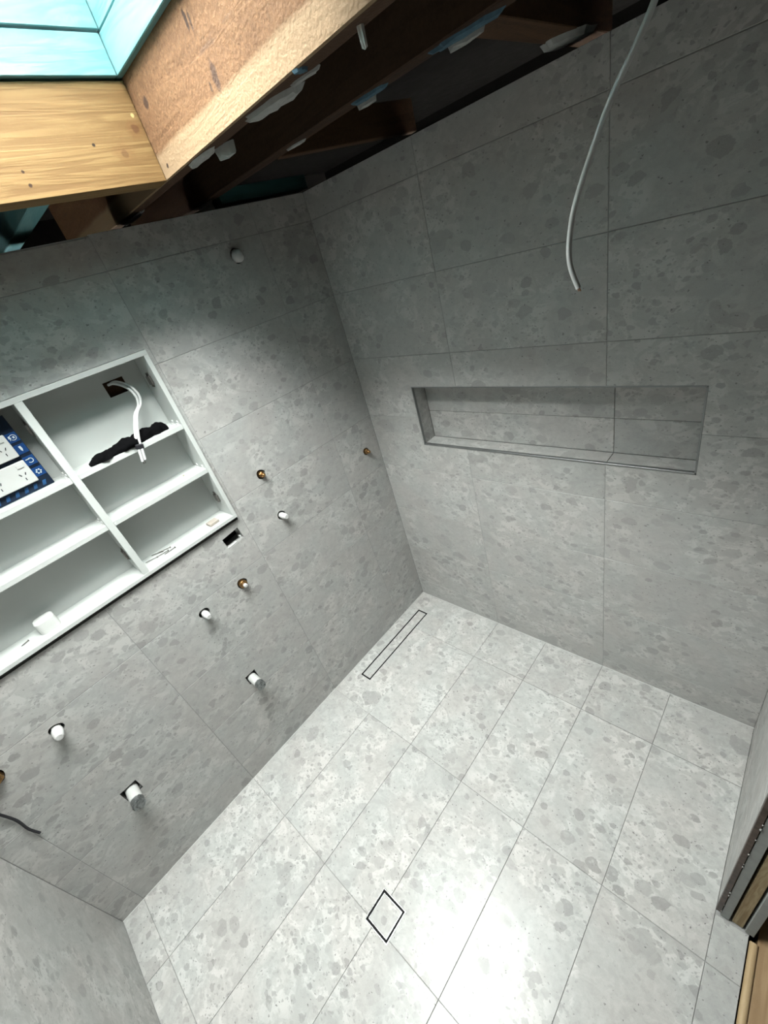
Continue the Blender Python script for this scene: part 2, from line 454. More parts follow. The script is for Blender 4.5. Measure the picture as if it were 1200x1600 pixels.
hole_rect(-1.211, 0.527, 0.054, 0.056)
hole_round(-1.822, 0.985, 0.024)
hole_rect(-1.822, 0.526, 0.066, 0.058)
hole_round(-2.016, 0.985, 0.028)
hole_round(-2.095, 0.935, 0.012)
cut(wall_left, [h[4] for h in hl])
def adj_left(u0, v0, u1, v1):
    if v1 > WT-0.01 and u1 < -0.87: v1 -= 0.007       # tiles left of the joint end a little lower
    return u0, v0, u1, v1
def inside_cab(u0, v0, u1, v1): return u0 > CY0 and u1 < CY1 and v0 > CZ0 and v1 < CZ1
lay_tiles(wall_left, M['wall_tile'], YJ, ZJ, lambda u, v: (Vector((0, u, v)), Y, Z, X), hl, skip=inside_cab, adjust=adj_left)
lin = box('wall_cavity_back', (-0.20, YN-0.1, -0.05), (-0.145, 0.1, WT-0.02), M['dark_void'], wall_left)

# ------------------------------------------------------------------ back wall with niche
NX0, NX1, NZ0, NZ1, ND = 0.339, 1.465, 1.196, 1.495, 0.086
wall_back = box('wall_back', (-0.115, 0.0012, -0.05), (XR+0.09, 0.16, WT-0.004), M['grout'])
struct(wall_back)
nc = cutter_box(((NX0+NX1)/2, 0.0, (NZ0+NZ1)/2), (NX1-NX0, 0.002+2*(ND+0.004), NZ1-NZ0))
cut(wall_back, [nc])
lay_tiles(wall_back, M['wall_tile'], XJ, ZJ, lambda u, v: (Vector((u, 0, v)), X, Z, -Y), [(NX0, NZ0, NX1, NZ1, nc)],
          skip=lambda a, b, c, d: a > NX0 and c < NX1 and b > NZ0 and d < NZ1)
# niche lining: back, sill, head and two cheeks
lay_tiles(wall_back, M['wall_tile'], [NX0+0.004, 1.19, NX1-0.004], [NZ0+0.004, 1.34, NZ1-0.004], lambda u, v: (Vector((u, ND, v)), X, Z, -Y))
lay_tiles(wall_back, M['wall_tile'], [NX0, 1.19, NX1], [0.004, ND], lambda u, v: (Vector((u, v, NZ0+0.004)), X, Y, Z))
lay_tiles(wall_back, M['wall_tile'], [NX0, 1.19, NX1], [0.004, ND], lambda u, v: (Vector((u, v, NZ1-0.004)), X, -Y, -Z))
lay_tiles(wall_back, M['wall_tile'], [0.004, ND], [NZ0, NZ1], lambda u, v: (Vector((NX0+0.004, u, v)), Y, Z, X))
lay_tiles(wall_back, M['wall_tile'], [0.004, ND], [NZ0, NZ1], lambda u, v: (Vector((NX1-0.004, u, v)), -Y, Z, -X))
e = 0.0045
for lo, hi in (((NX0-0.001, -0.0012, NZ0-0.002), (NX1+0.001, 0.012, NZ0+e+0.0015)), ((NX0-0.001, -0.0012, NZ1-e), (NX1+0.001, 0.012, NZ1+0.001)),
               ((NX0-0.001, -0.0012, NZ0), (NX0+e, 0.012, NZ1)), ((NX1-e, -0.0012, NZ0), (NX1+0.001, 0.012, NZ1))):
    box('niche_trim', lo, hi, M['alu'], wall_back, 0.0006)

# ------------------------------------------------------------------ near wall
wall_front = box('wall_front', (-0.115, YN-0.10, -0.05), (XR+0.09, YN-0.0012, WT-0.004), M['grout'])
struct(wall_front)
lay_tiles(wall_front, M['wall_tile'], XJ, [0.0, 1.04, 1.64, WT], lambda u, v: (Vector((u, YN, v)), -X, Z, Y))

# ------------------------------------------------------------------ right wall and the stripped door opening
JY = -0.735
wall_right = box('wall_right', (XR+0.002, JY+0.012, -0.05), (XR+0.012, 0.002, WT), M['grout'])
struct(wall_right)
lay_tiles(wall_right, M['wall_tile'], [JY+0.012, -0.28, 0.0], ZJ, lambda u, v: (Vector((XR, u, v)), -Y, Z, -X))
box('wall_sheet', (XR+0.012, JY, 0.004), (XR+0.034, 0.002, 2.362), M['sheet'], wall_right, 0.001)
box('stud', (XR+0.041, JY+0.004, 0.003), (XR+0.068, JY+0.05, 2.362), M['stud'], wall_right, 0.001)
box('wall_sheet', (XR+0.074, JY-0.002, 0.004), (XR+0.096, 0.002, 2.362), M['sheet'], wall_right, 0.001)
box('cavity_back', (XR+0.034, JY+0.05, 0.0), (XR+0.074, JY+0.07, 2.362), M['dark_void'], wall_right)
box('metal_angle', (XR-0.003, JY-0.002, 0.03), (XR+0.010, JY+0.010, 2.33), M['rust'], wall_right, 0.0008)
for k in range(26):
    z = 0.05 + k*0.06 + random.uniform(-0.028, 0.028)
    if 0.25 < z < 0.4: continue
    s = random.uniform(0.002, 0.0045)
    bm = bmesh.new(); bmesh.ops.create_icosphere(bm, subdivisions=1, radius=1.0)
    for v in bm.verts: v.co = Vector((v.co.x*s*0.7, v.co.y*s*0.6, v.co.z*s*random.uniform(0.9, 2.0)))
    o = obj('plaster_lump', finish(bm, 'plaster_lump', 80), M['plaster'])
    place(o, wall_right, Matrix.Translation((XR+0.010, JY-0.002, z)))
wall_right_near = box('wall_right_near', (XR, YN-0.10, -0.05), (XR+0.096, -1.60, 2.362), M['sheet'])
struct(wall_right_near)
lintel = box('trim_lintel', (XR, -1.60, 2.13), (XR+0.096, JY, 2.362), M['sheet']); struct(lintel)

# ------------------------------------------------------------------ floor
floor = box('floor', (-0.115, YN-0.1, -0.12), (XR+0.086, 0.16, -0.0032), M['grout'])
struct(floor)
DX0, DX1, DY0, DY1 = 0.071, 0.146, -0.7225, -0.1435          # slot drain
QX0, QX1, QY0, QY1 = 0.849, 0.965, -1.496, -1.379            # square floor waste
hf = []
for (a, b, c, d) in ((DX0, DY0, DX1, DY1), (QX0, QY0, QX1, QY1)):
    hf.append((a, b, c, d, cutter_box(((a+c)/2, (b+d)/2, 0.0), (c-a, d-b, 0.10))))
cut(floor, [h[4] for h in hf])
FX = [0.0, 0.288, 0.588, 0.888, 1.188, 1.488, XR, XR+0.086]
def floor_skip(u0, v0, u1, v1): return u0 > XR and v0 > JY-0.01
def floor_adj(u0, v0, u1, v1):
    if u0 > XR: v1 = min(v1, JY-0.006)
    return u0, v0, u1, v1
FYJ = [YN, -2.08, -1.48, -0.88, -0.28, 0.0]
lay_tiles(floor, M['floor_tile'], FX[:-1], FYJ, lambda u, v: (Vector((u, v, -0.0025 if (u < 0.29 and v > -0.88) else 0)), X, Y, Z), hf)
lay_tiles(floor, M['floor_tile'], FX[-2:], [-1.60, -1.48, -0.88, JY-0.004], lambda u, v: (Vector((u, v, 0)), X, Y, Z))
# silicone bead against the walls
def bead(name, lo, hi):
    return box(name, lo, hi, M['white_plastic'], floor)
bead('silicone_bead', (0.0, YN, -0.003), (0.003, -0.88, 0.002)); bead('silicone_bead', (0.0, -0.88, -0.006), (0.003, 0, 0.0005))
bead('silicone_bead', (0.0, -0.003, -0.004), (XR, 0.0, 0.0015))

# hall beyond the door opening
hall_floor = box('floor_hall', (XR+0.108, -3.0, -0.12), (3.6, 0.8, -0.014), M['hall_wood']); struct(hall_floor)
bm = bmesh.new()
prof = []
for k in range(9):
    a = math.pi*k/8; prof.append((0.011*math.cos(a), 0.010*math.sin(a)))
L0, L1 = -1.60, JY-0.012
ra = [bm.verts.new((p[0], L0+1.17, p[1])) for p in prof]; rb = [bm.verts.new((p[0], L1+1.17, p[1])) for p in prof]
for i in range(8): bm.faces.new((ra[i], ra[i+1], rb[i+1], rb[i]))
bm.faces.new(ra); bm.faces.new(rb); bm.faces.new((ra[0], rb[0], rb[-1], ra[-1]))
nos = obj('trim_1', finish(bm, 'nosing', 60), M['nosing']); nos.location = (XR+0.100, -1.17, -0.012); struct(nos)
for nm, lo, hi in (('wall_hall_left', (XR+0.096, 0.8, -0.05), (3.7, 0.9, 2.30)), ('wall_hall_right', (XR+0.0, -3.1, -0.05), (3.7, -3.0, 2.30))):
    struct(box(nm, lo, hi, M['paint']))
struct(box('wall_hall_side', (XR+0.09, 0.12, -0.05), (XR+0.11, 0.8, 2.30), M['paint']))
struct(box('wall_hall_near', (XR+0.09, -3.0, -0.05), (XR+0.11, YN-0.1, 2.30), M['paint']))
hw = box('wall_hall_far', (3.6, -3.0, -0.05), (3.7, 0.8, 2.30), M['paint']); struct(hw)
struct(box('ceiling_hall', (XR+0.097, -3.1, 2.30), (3.7, 0.9, 2.34), M['paint']))

# ------------------------------------------------------------------ roof above: dark lining, rafters, skylight
roof = box('ceiling', (-1.2, -3.1, 2.605), (3.7, 1.3, 2.65), M['sarking']); struct(roof)
rc = cutter_box(((SX0+SX1)/2, (SY0+SY1)/2-0.015, 2.63), (SX1-SX0+0.08, SY1-SY0+0.11, 0.2)); cut(roof, [rc])
for nm, lo, hi in (('light_skirt_left', (-1.25, -3.1, 0.0), (-1.2, 1.3, 2.65)), ('light_skirt_back', (-1.25, 1.3, 0.0), (3.7, 1.35, 2.65)),
                   ('light_skirt_front', (-1.25, -3.15, 0.0), (3.7, -3.1, 2.65)), ('light_skirt_right', (3.7, -3.15, 2.30), (3.75, 1.35, 2.65))):
    struct(box(nm, lo, hi, M['sarking']))  # unseen skirt boxes added to stop sky light leaking in
struct(box('floor_outer', (-1.2, -3.1, -0.17), (3.7, 1.3, -0.13), M['sarking']))

def timber(name, lo, hi, mat, label, cat, bev=0.002):
    o = box(name, lo, hi, mat, None, bev); tag(o, label, cat); return o
RB = 2.370
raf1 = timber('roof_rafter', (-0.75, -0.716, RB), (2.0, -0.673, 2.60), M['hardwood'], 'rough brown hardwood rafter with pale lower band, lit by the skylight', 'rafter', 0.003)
raf2 = timber('roof_rafter', (-0.75, -0.424, RB), (2.0, -0.379, 2.60), M['hardwood_shade'], 'dark brown rafter in shade between skylight rafter and back wall', 'rafter', 0.003)
trim_t = timber('skylight_trimmer', (0.238, -1.758, RB), (0.2985, -0.7165, 2.575), M['pine'], 'yellow pine trimmer with knots closing the skylight opening', 'trimmer')
trim_b = timber('skylight_trimmer', (1.213, -1.758, RB), (1.26, -0.7165, 2.575), M['pine'], 'yellow pine trimmer on the door side of the skylight', 'trimmer')
raf0 = timber('roof_rafter', (-0.75, -1.805, RB), (2.0, -1.760, 2.60), M['hardwood_shade'], 'brown rafter on the near side of the skylight', 'rafter', 0.003)
jack = timber('jack_rafter', (-0.75, -1.053, RB+0.002), (0.237, -1.004, 2.48), M['teal_x'], 'teal treated pine jack rafter stub behind the yellow trimmer', 'rafter')
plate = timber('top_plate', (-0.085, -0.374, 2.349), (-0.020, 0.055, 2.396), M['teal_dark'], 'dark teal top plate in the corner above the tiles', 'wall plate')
blk1 = timber('blocking_piece', (0.36, -0.376, RB), (0.392, 0.19, 2.46), M['hardwood_y'], 'slanting brown blocking piece nearest the tiled corner', 'blocking')
blk1.rotation_euler = (0, 0, math.radians(-10))
blk1.location.x += 0.045
blk2 = timber('blocking_piece', (1.038, -0.377, RB), (1.113, 0.244, 2.46), M['hardwood_y'], 'wide brown blocking piece above the hanging white cable', 'blocking')

def blob(parent, cx, cy, lx, ly, ang, mat, th=0.007, seed=0, z=RB):
    rnd = random.Random(seed); n = 18
    bm = bmesh.new(); lo = []; hi = []
    for k in range(n):
        a = 2*math.pi*k/n; r = 1+rnd.uniform(-0.2, 0.16)
        p = Vector((lx/2*r*math.cos(a), ly/2*r*math.sin(a), 0)); p.rotate(Euler((0, 0, ang)))
        hi.append(bm.verts.new(p+Vector((0, 0, 0.001)))); lo.append(bm.verts.new(p*0.86+Vector((0, 0, -th*rnd.uniform(0.7, 1.2)))))
    c = bm.verts.new((0, 0, -th*1.3))
    for k in range(n):
        j = (k+1) % n
        bm.faces.new((hi[k], hi[j], lo[j], lo[k])); bm.faces.new((lo[k], lo[j], c))
    bm.faces.new(hi)
    o = obj('plaster_residue', finish(bm, 'plaster_residue'), mat); place(o, parent, Matrix.Translation((cx, cy, z)))
    return o
blob(raf1, 0.775, -0.677, 0.17, 0.046, 0.15, M['plaster'], 0.009, 1)
blob(raf1, 0.465, -0.694, 0.14, 0.036, 0.0, M['plaster'], 0.005, 2)
blob(raf1, 0.545, -0.668, 0.07, 0.016, 0.3, M['plaster'], 0.020, 3)
blob(raf1, 0.885, -0.676, 0.08, 0.012, 0.2, M['plaster'], 0.004, 4)
blob(raf1, 0.905, -0.706, 0.03, 0.018, 0.9, M['blue_plaster'], 0.004, 14)
blob(raf1, 1.045, -0.688, 0.012, 0.008, 0.4, M['white_plastic'], 0.022, 5)
blob(raf1, -0.10, -0.676, 0.20, 0.026, 0.0, M['plaster'], 0.004, 6)
blob(raf2, 0.800, -0.405, 0.11, 0.026, 0.1, M['blue_plaster'], 0.006, 7)
blob(raf2, 0.775, -0.392, 0.07, 0.016, 0.1, M['plaster'], 0.012, 8)
blob(raf2, 0.490, -0.395, 0.09, 0.018, 0.1, M['plaster'], 0.004, 9)
blob(raf2, 1.060, -0.400, 0.17, 0.030, 0.1, M['blue_plaster'], 0.006, 10)
blob(raf2, 1.050, -0.385, 0.08, 0.018, 0.1, M['plaster'], 0.012, 11)
blob(raf2, -0.10, -0.398, 0.12, 0.022, 0.0, M['plaster'], 0.005, 12)
blob(blk2, 1.085, 0.030, 0.075, 0.13, -0.7, M['plaster'], 0.012, 13)

# skylight frame of teal boards and its glass
frame = empty('skylight', (SX0, SY1, 2.58)); tag(frame, 'teal painted timber frame boards lining the skylight above the trimmers', 'skylight')
tiers = [(2.580, 2.656), (2.660, 2.788), (2.792, SZ)]
for i, (a, b) in enumerate(tiers):
    s = 0.003*(i % 2)
    box('board', (SX0-0.045+s, SY0-0.03, a), (SX0+s, SY1-0.0015+s, b), M['teal_y'], frame, 0.0018)
    box('board', (SX1-s, SY0-0.03, a), (SX1+0.045-s, SY1-0.0015, b), M['teal_y'], frame, 0.0018)
    box('board', (SX0-0.045, SY1+s, a), (SX1+0.045, SY1+0.045+s, b), M['teal_x'], frame, 0.0018)
    box('board', (SX0-0.045, SY0-0.075, a), (SX1+0.045, SY0-0.03, b), M['teal_x'], frame, 0.0018)
t = NT('skylight_glass')
tr = t.n('ShaderNodeBsdfTransparent'); gl = t.n('ShaderNodeBsdfGlossy'); gl.inputs['Roughness'].default_value = 0.02
fr = t.n('ShaderNodeFresnel'); fr.inputs[0].default_value = 1.45
mx = t.n('ShaderNodeMixShader'); t.link(fr.outputs[0], mx.inputs[0]); t.link(tr.outputs[0], mx.inputs[1]); t.link(gl.outputs[0], mx.inputs[2])
t.link(mx.outputs[0], t.out.inputs[0])
pane = box('window_1', (SX0-0.045, SY0-0.075, SZ+0.001), (SX1+0.045, SY1+0.045, SZ+0.009), t.m); struct(pane)

# ------------------------------------------------------------------ shaving cabinet
cab = empty('shaving_cabinet', (-0.10, (CY0+CY1)/2, CZ0))
tag(cab, 'white open recessed shaving cabinet set into the tiled wall, doors not fitted', 'cabinet')
F, BK, T = 0.016, -0.104, 0.0165
g = 0.0012
def cb(name, lo, hi): return box(name, lo, hi, M['white_board'], cab, 0.0009)
back = cb('back_panel', (BK-0.006, CY0+g, CZ0+g), (BK, CY1-g, CZ1-g))
cb('top_panel', (BK, CY0+g, CZ1-T-g), (F, CY1-g, CZ1-g))
cb('bottom_panel', (BK, CY0+g, CZ0+g), (F, CY1-g, CZ0+T))
cb('side_panel', (BK, CY1-T-g, CZ0+T), (F, CY1-g, CZ1-T-g))
cb('side_panel', (BK, CY0+g, CZ0+T), (F, CY0+T, CZ1-T-g))
DVA, DVB = -1.316, -1.293
cb('divider', (BK, DVA, CZ0+T), (F, DVB, CZ1-T-g))
S1, S2 = 1.724, 1.533
for zt in (S1, S2):
    cb('shelf', (BK, DVB, zt-0.0185), (F-0.004, CY1-T-g, zt))
    cb('shelf', (BK, CY0+T, zt-0.0185), (F-0.004, DVA, zt))
hc2 = cutter_box((-0.10, -1.016, 1.909), (0.06, 0.072, 0.052), math.radians(0)); cut(back, [hc2])
box('hole_lining', (-0.136, -1.08, 1.85), (-0.133, -0.95, 1.97), M['hardwood_y'], cab)
def hinge_plate(y, z, side):
    # screwed-on mounting plate: base with two ears, raised slide and two screw heads, lying on a side panel
    p = empty('hinge_plate', (-0.035, y, z)); 
    bm = bmesh.new()
    add_box(bm, (-0.012, 0, -0.026), (0.012, 0.0025, 0.026), 0.001)
    add_box(bm, (-0.006, 0.002, -0.016), (0.026, 0.009, 0.016), 0.001)
    for s in (-1, 1):
        bmesh.ops.create_cone(bm, cap_ends=True, segments=10, radius1=0.0048, radius2=0.0038, depth=0.003,
                              matrix=Matrix.Translation((0, 0.0035, s*0.0205)) @ Matrix.Rotation(math.pi/2, 4, 'X'))
    if side < 0:
        for v in bm.verts: v.co.y *= -1
    me = finish(bm, 'hinge_plate', 40)
    bpy.data.objects.remove(p)
    o = obj('hinge_plate', me, M['hinge']); place(o, cab, Matrix.Translation((-0.048, y, z)))
    o['label'] = 'nickel hinge mounting plate'
for z in (1.895, 1.385):
    hinge_plate(CY1-T-g, z, -1); hinge_plate(DVA, z, -1)
def shelf_clip(y, z, side):
    bm = bmesh.new()
    add_box(bm, (-0.006, 0, -0.001), (0.006, 0.010, 0.004), 0.0008)
    bmesh.ops.create_cone(bm, cap_ends=True, segments=12, radius1=0.006, radius2=0.006, depth=0.004,
                          matrix=Matrix.Translation((0, 0.002, 0.008)) @ Matrix.Rotation(math.pi/2, 4, 'X'))
    if side < 0:
        for v in bm.verts: v.co.y *= -1
    me = finish(bm, 'shelf_clip', 40)
    for x in (-0.012, -0.06):
        o = obj('shelf_clip', me, M['white_plastic']); place(o, cab, Matrix.Translation((x, y, z)))
for z in (S1, S2):
    shelf_clip(CY1-T-g, z+0.0005, -1); shelf_clip(DVA, z+0.0005, -1)
# wall bracket behind the cut-out below the cabinet
br = empty('outlet_bracket', (-0.02, -0.957, 1.202)); tag(br, 'white plastic bracket inside the dark rectangular cut-out under the cabinet', 'bracket')
for lo, hi in (((-0.03, -0.995, 1.170), (-0.012, -0.921, 1.1745)), ((-0.03, -0.925, 1.174), (-0.012, -0.917, 1.19)), ((-0.03, -0.925, 1.212), (-0.014, -0.918, 1.226))):
    box('bracket_arm', lo, hi, M['white_plastic'], br, 0.001)
box('shade_lining', (-0.07, -1.01, 1.16), (-0.068, -0.90, 1.245), M['dark_void'], br)  # near-black sheets line the cut-out, standing in for its shade
for lo, hi in (((-0.07, -1.008, 1.165), (-0.012, -1.002, 1.24)), ((-0.07, -0.912, 1.165), (-0.034, -0.906, 1.24)), ((-0.07, -1.0, 1.232), (-0.012, -0.91, 1.238)), ((-0.07, -1.0, 1.162), (-0.034, -0.91, 1.167))):
    box('shade_lining', lo, hi, M['dark_void'], br)

# twin power cable coming out of the cabinet back
cb_t = empty('power_cable', (-0.108, -1.016, 1.909)); tag(cb_t, 'white twin cable hanging out of the cabinet back wrapped with black tape', 'cable')
pts = [(-0.109, -1.03, 1.925), (-0.09, -1.015, 1.924), (-0.06, -0.993, 1.901), (-0.045, -0.985, 1.865), (-0.04, -0.996, 1.835), (-0.03, -1.023, 1.815), (-0.006, -1.052, 1.783), (0.016, -1.078, 1.742), (0.030, -1.089, 1.715), (0.034, -1.101, 1.674)]
for k in (-1, 1):
    tube('sheath', [(x, y+k*0.0056, z+k*0.001) for x, y, z in pts], 0.0046, M['cable'], cb_t, 10)
for k in (-1, 1):
    tube('copper_core', [(0.034, -1.101+k*0.003, 1.676), (0.035, -1.104+k*0.003, 1.664)], 0.0016, M['hinge'], cb_t, 6)
bm = bmesh.new(); add_box(bm, (-0.0085, -0.0125, -0.009), (0.0085, 0.0125, 0.009), 0.003)
tp = obj('tape_wrap', finish(bm, 'tape_wrap'), M['black_rubber']); place(tp, cb_t, Matrix.Translation((0.0275, -1.087, 1.722)) @ Matrix.Rotation(-0.25, 4, 'X'))

# black cloth strip lying along the upper shelf
def cloth():
    ys = [-1.245, -1.225, -1.20, -1.17, -1.14, -1.11, -1.08, -1.05, -1.02, -0.995, -0.975, -0.962, -0.955]
    wd = [0.012, 0.026, 0.034, 0.030, 0.034, 0.038, 0.036, 0.026, 0.027, 0.034, 0.036, 0.034, 0.022]
    ht = [0.008, 0.020, 0.024, 0.026, 0.026, 0.034, 0.032, 0.034, 0.036, 0.036, 0.030, 0.026, 0.016]
    xc = [-0.006, -0.010, -0.010, -0.018, -0.014, -0.008, -0.012, -0.022, -0.026, -0.030, -0.034, -0.034, -0.034]
    bm = bmesh.new(); rings = []; n = 16
    yo = [Vector((xc[i], ys[i])) for i in range(len(ys))]
    N = 48
    for q in range(N+1):
        f = q/N*(len(ys)-1); i = min(int(f), len(ys)-2); s = f-i
        L = lambda a: a[i]*(1-s)+a[i+1]*s
        r = []
        for k in range(n):
            a = 2*math.pi*k/n
            px = math.cos(a)*L(wd)/1.25; pz = max(math.sin(a), -0.25)*L(ht)*0.8
            nv = mnoise.noise(Vector((px*45, L(ys)*38, pz*45)))*1.5 + mnoise.noise(Vector((px*120, L(ys)*110, pz*120)))*0.6
            r.append(bm.verts.new((L(xc)+px*(1+0.35*nv), L(ys), S1+0.0015+L(ht)*0.2+pz*(1+0.3*nv))))
        rings.append(r)
    for a, b in zip(rings, rings[1:]):
        for k in range(n): bm.faces.new((a[k], a[(k+1) % n], b[(k+1) % n], b[k]))
    bm.faces.new(rings[0][::-1]); bm.faces.new(rings[-1])
    for v in bm.verts: v.co -= Vector((-0.02, -1.1, S1)); v.co.z = max(v.co.z, 0.0005)
    o = obj('cloth_strip', finish(bm, 'cloth_strip', 70), M['black_cloth']); o.location = (-0.02, -1.1, S1)
    tag(o, 'crumpled black cloth strip lying along the upper right cabinet shelf', 'cloth')
cloth()

# blister card with two double power points
card = empty('socket_pack', (-0.035, -1.45, S1)); tag(card, 'dark blue card pack of two white double power points leaning in cabinet', 'packaging')
M['card'] = plain('dark_blue_card', (0.010, 0.018, 0.036), 0.5, spec=0.15, var=0.3, scale=12)
M['icon_blue'] = plain('blue_print', (0.012, 0.055, 0.19), 0.5, spec=0.15, var=0.15)
M['blue_strip'] = plain('blue_strip_print', (0.02, 0.075, 0.19), 0.5, spec=0.15, var=0.3, scale=30)
M['white_print'] = plain('white_print', (0.6, 0.66, 0.68), 0.4)
KX = -0.038
box('backing_card', (KX-0.004, -1.61, S1+0.0008), (KX, -1.353, S1+0.235), M['card'], card)
ic = [(1.893), (1.855), (1.815), (1.776)]
def flat(name, pts2, mat, parent, x=KX+0.0012, th=0.0010):
    """flat printed shape, pts in (y,z)"""
    bm = bmesh.new()
    a = [bm.verts.new((0, y, z)) for y, z in pts2]; b = [bm.verts.new((-th, y, z)) for y, z in pts2]
    bm.faces.new(a); bm.faces.new(b[::-1])
    for i in range(len(a)):
        j = (i+1) % len(a); bm.faces.new((a[i], b[i], b[j], a[j]))
    o = obj(name, finish(bm, name), mat); place(o, parent, Matrix.Translation((x, 0, 0))); return o
def rect(y0, z0, y1, z1): return [(y0, z0), (y1, z0), (y1, z1), (y0, z1)]
def disc(y, z, r, n=14): return [(y+r*math.cos(2*math.pi*k/n), z+r*math.sin(2*math.pi*k/n)) for k in range(n)]
def ring_mark(y, z, r, w, a0, a1, parent, n=10):
    o = []; i = []
    for k in range(n+1):
        a = a0+(a1-a0)*k/n
        o.append((y+r*math.cos(a), z+r*math.sin(a))); i.append((y+(r-w)*math.cos(a), z+(r-w)*math.sin(a)))
    flat('icon_mark', o+i[::-1], M['white_print'], parent, KX+0.0026)
for k, z in enumerate(ic):
    y = -1.369; sq = flat('icon_square', rect(y-0.0145, z-0.0145, y+0.0145, z+0.0145), M['icon_blue'], card)
    if k == 0:
        ring_mark(y+0.002, z, 0.009, 0.0016, -2.4, 2.2, sq)
        flat('icon_mark', [(y-0.009, z+0.006), (y-0.003, z+0.007), (y-0.005, z+0.001), (y-0.002, z+0.001), (y-0.009, z-0.008), (y-0.007, z-0.001), (y-0.010, z-0.001)], M['white_print'], sq, KX+0.0026)
        flat('icon_mark', rect(y+0.001, z-0.003, y+0.006, z+0.003), M['white_print'], sq, KX+0.0026)
    elif k == 1:
        flat('icon_mark', [(y-0.003, z+0.009), (y+0.003, z+0.009), (y+0.004, z-0.001), (y+0.001, z-0.008), (y-0.002, z-0.003)], M['white_print'], sq, KX+0.0026)
    elif k == 2:
        ring_mark(y+0.001, z, 0.008, 0.002, -2.6, 1.9, sq)
        flat('icon_mark', rect(y-0.010, z+0.004, y+0.001, z+0.0065), M['white_print'], sq, KX+0.0026)
    else:
        for q in range(6):
            a = q*math.pi/3; flat('icon_mark', disc(y+0.0062*math.cos(a), z+0.0062*math.sin(a), 0.0025, 8), M['white_print'], sq, KX+0.0026)
for q in range(8):   # bottom row of small pale blue marks
    y = -1.375-0.026*q
    flat('print_mark', [(y-0.009, 1.731), (y+0.001, 1.731), (y+0.007, 1.746), (y-0.003, 1.746)], M['blue_strip'], card)
yb, zb = -1.415, 1.938   # outlined white panel at the card top
for r_ in (rect(yb-0.06, zb+0.012, yb+0.02, zb+0.0135), rect(yb-0.06, zb-0.013, yb+0.02, zb-0.0115), rect(yb+0.0185, zb-0.013, yb+0.02, zb+0.0135)):
    flat('print_mark', r_, M['white_print'], card)
for q in range(3):
    y = yb+0.010-0.011*q
    flat('print_mark', rect(y-0.004, zb+0.002, y+0.004, zb+0.009), M['white_print'], card); flat('print_mark', rect(y-0.004, zb-0.009, y+0.004, zb-0.001), M['white_print'], card)
for zc in (1.7895, 1.8745):
    y1 = -1.384; y0 = y1-0.117; yc = (y0+y1)/2
    sp = box('power_point', (KX+0.001, y0, zc-0.036), (KX+0.012, y1, zc+0.036), M['white_plastic'], card, 0.002)
    sp['label'] = 'white double power point plate'
    for s in (-1, 1):
        bx = yc+s*0.034
        box('switch', (KX+0.0115, bx-0.009+0.006*s, zc+0.017), (KX+0.0145, bx+0.009+0.006*s, zc+0.029), M['white_plastic'], sp, 0.001)
        for dy, dz, a in ((-0.007, 0.002, 0.5), (0.007, 0.002, -0.5), (0.0, -0.014, 0.0)):
            bm = bmesh.new(); add_box(bm, (-0.0004, -0.0012, -0.0042), (0.0004, 0.0012, 0.0042))
            o = obj('slot', finish(bm, 'slot'), M['black_rubber']); place(o, sp, Matrix.Translation((KX+0.0122, bx+dy, zc+dz-0.004)) @ Matrix.Rotation(a, 4, 'X'))

# small things on the lowest shelf
zb = CZ0+T
o = box('tile_offcut', (-0.045, -1.012, zb+0.0005), (-0.008, -0.968, zb+0.012), M['beige'], None, 0.001)
o.rotation_euler = (0, 0, 0.05); tag(o, 'small beige offcut block on the lowest right shelf', 'offcut')
def screw(x, y, ang, lab, ln=0.048):
    s = empty('screw', (x, y, zb+0.0042)); s.rotation_euler = (0, 0, ang)
    tag(s, lab, 'screw', 'screws on the lowest shelf')
    mw = Matrix.Translation((x, y, zb+0.0042)) @ Matrix.Rotation(ang, 4, 'Z') @ Matrix.Rotation(math.pi/2, 4, 'Y')
    prof = []
    for k in range(12):
        h = k/11*(ln-0.008)+0.004
        prof.append((0.0017 if k % 2 else 0.0015, h))
    lathe('shank', [(0.0014, 0.0)]+prof+[(0.0003, ln)], M['hinge'], s, mw, 8, 30)
    lathe('head', [(0.0040, -0.0012), (0.0042, 0.0), (0.0016, 0.0035)], M['hinge'], s, mw, 12, 30)
screw(-0.055, -1.175, -1.95, 'screw at the back of the little screw heap on lowest shelf')
screw(-0.040, -1.190, -1.70, 'screw at the front of the little screw heap on lowest shelf')
screw(-0.062, -1.205, -2.1, 'middle screw of the little heap on lowest shelf')
screw(-0.045, -1.235, -1.85, 'screw of the heap nearest the cabinet divider')
screw(-0.030, -1.165, -1.5, 'screw of the heap nearest the beige block')
# white rounded tub
bm = bmesh.new(); add_box(bm, (-0.027, -0.031, 0), (0.027, 0.031, 0.046))
vert = [e for e in bm.edges if abs(e.verts[0].co.z-e.verts[1].co.z) > 0.01]
bmesh.ops.bevel(bm, geom=vert, offset=0.017, segments=6, profile=0.5, affect='EDGES')
top = [e for e in bm.edges if e.verts[0].co.z > 0.045 and e.verts[1].co.z > 0.045]
bmesh.ops.bevel(bm, geom=top, offset=0.006, segments=3, profile=0.5, affect='EDGES')
o = obj('plastic_tub', finish(bm, 'plastic_tub', 40), M['white_plastic']); o.location = (-0.048, -1.632, zb+0.0005)
tag(o, 'small white rounded plastic tub on the lowest left shelf', 'tub')
o = lathe('nail', [(0.0032, 0), (0.0034, 0.0012), (0.0016, 0.0018), (0.0016, 0.022), (0.0003, 0.026)], M['hinge'], None, Matrix.Translation((-0.052, -1.700, zb+0.0036)) @ Matrix.Rotation(-1.2, 4, 'Z') @ Matrix.Rotation(math.pi/2, 4, 'Y'), 8)
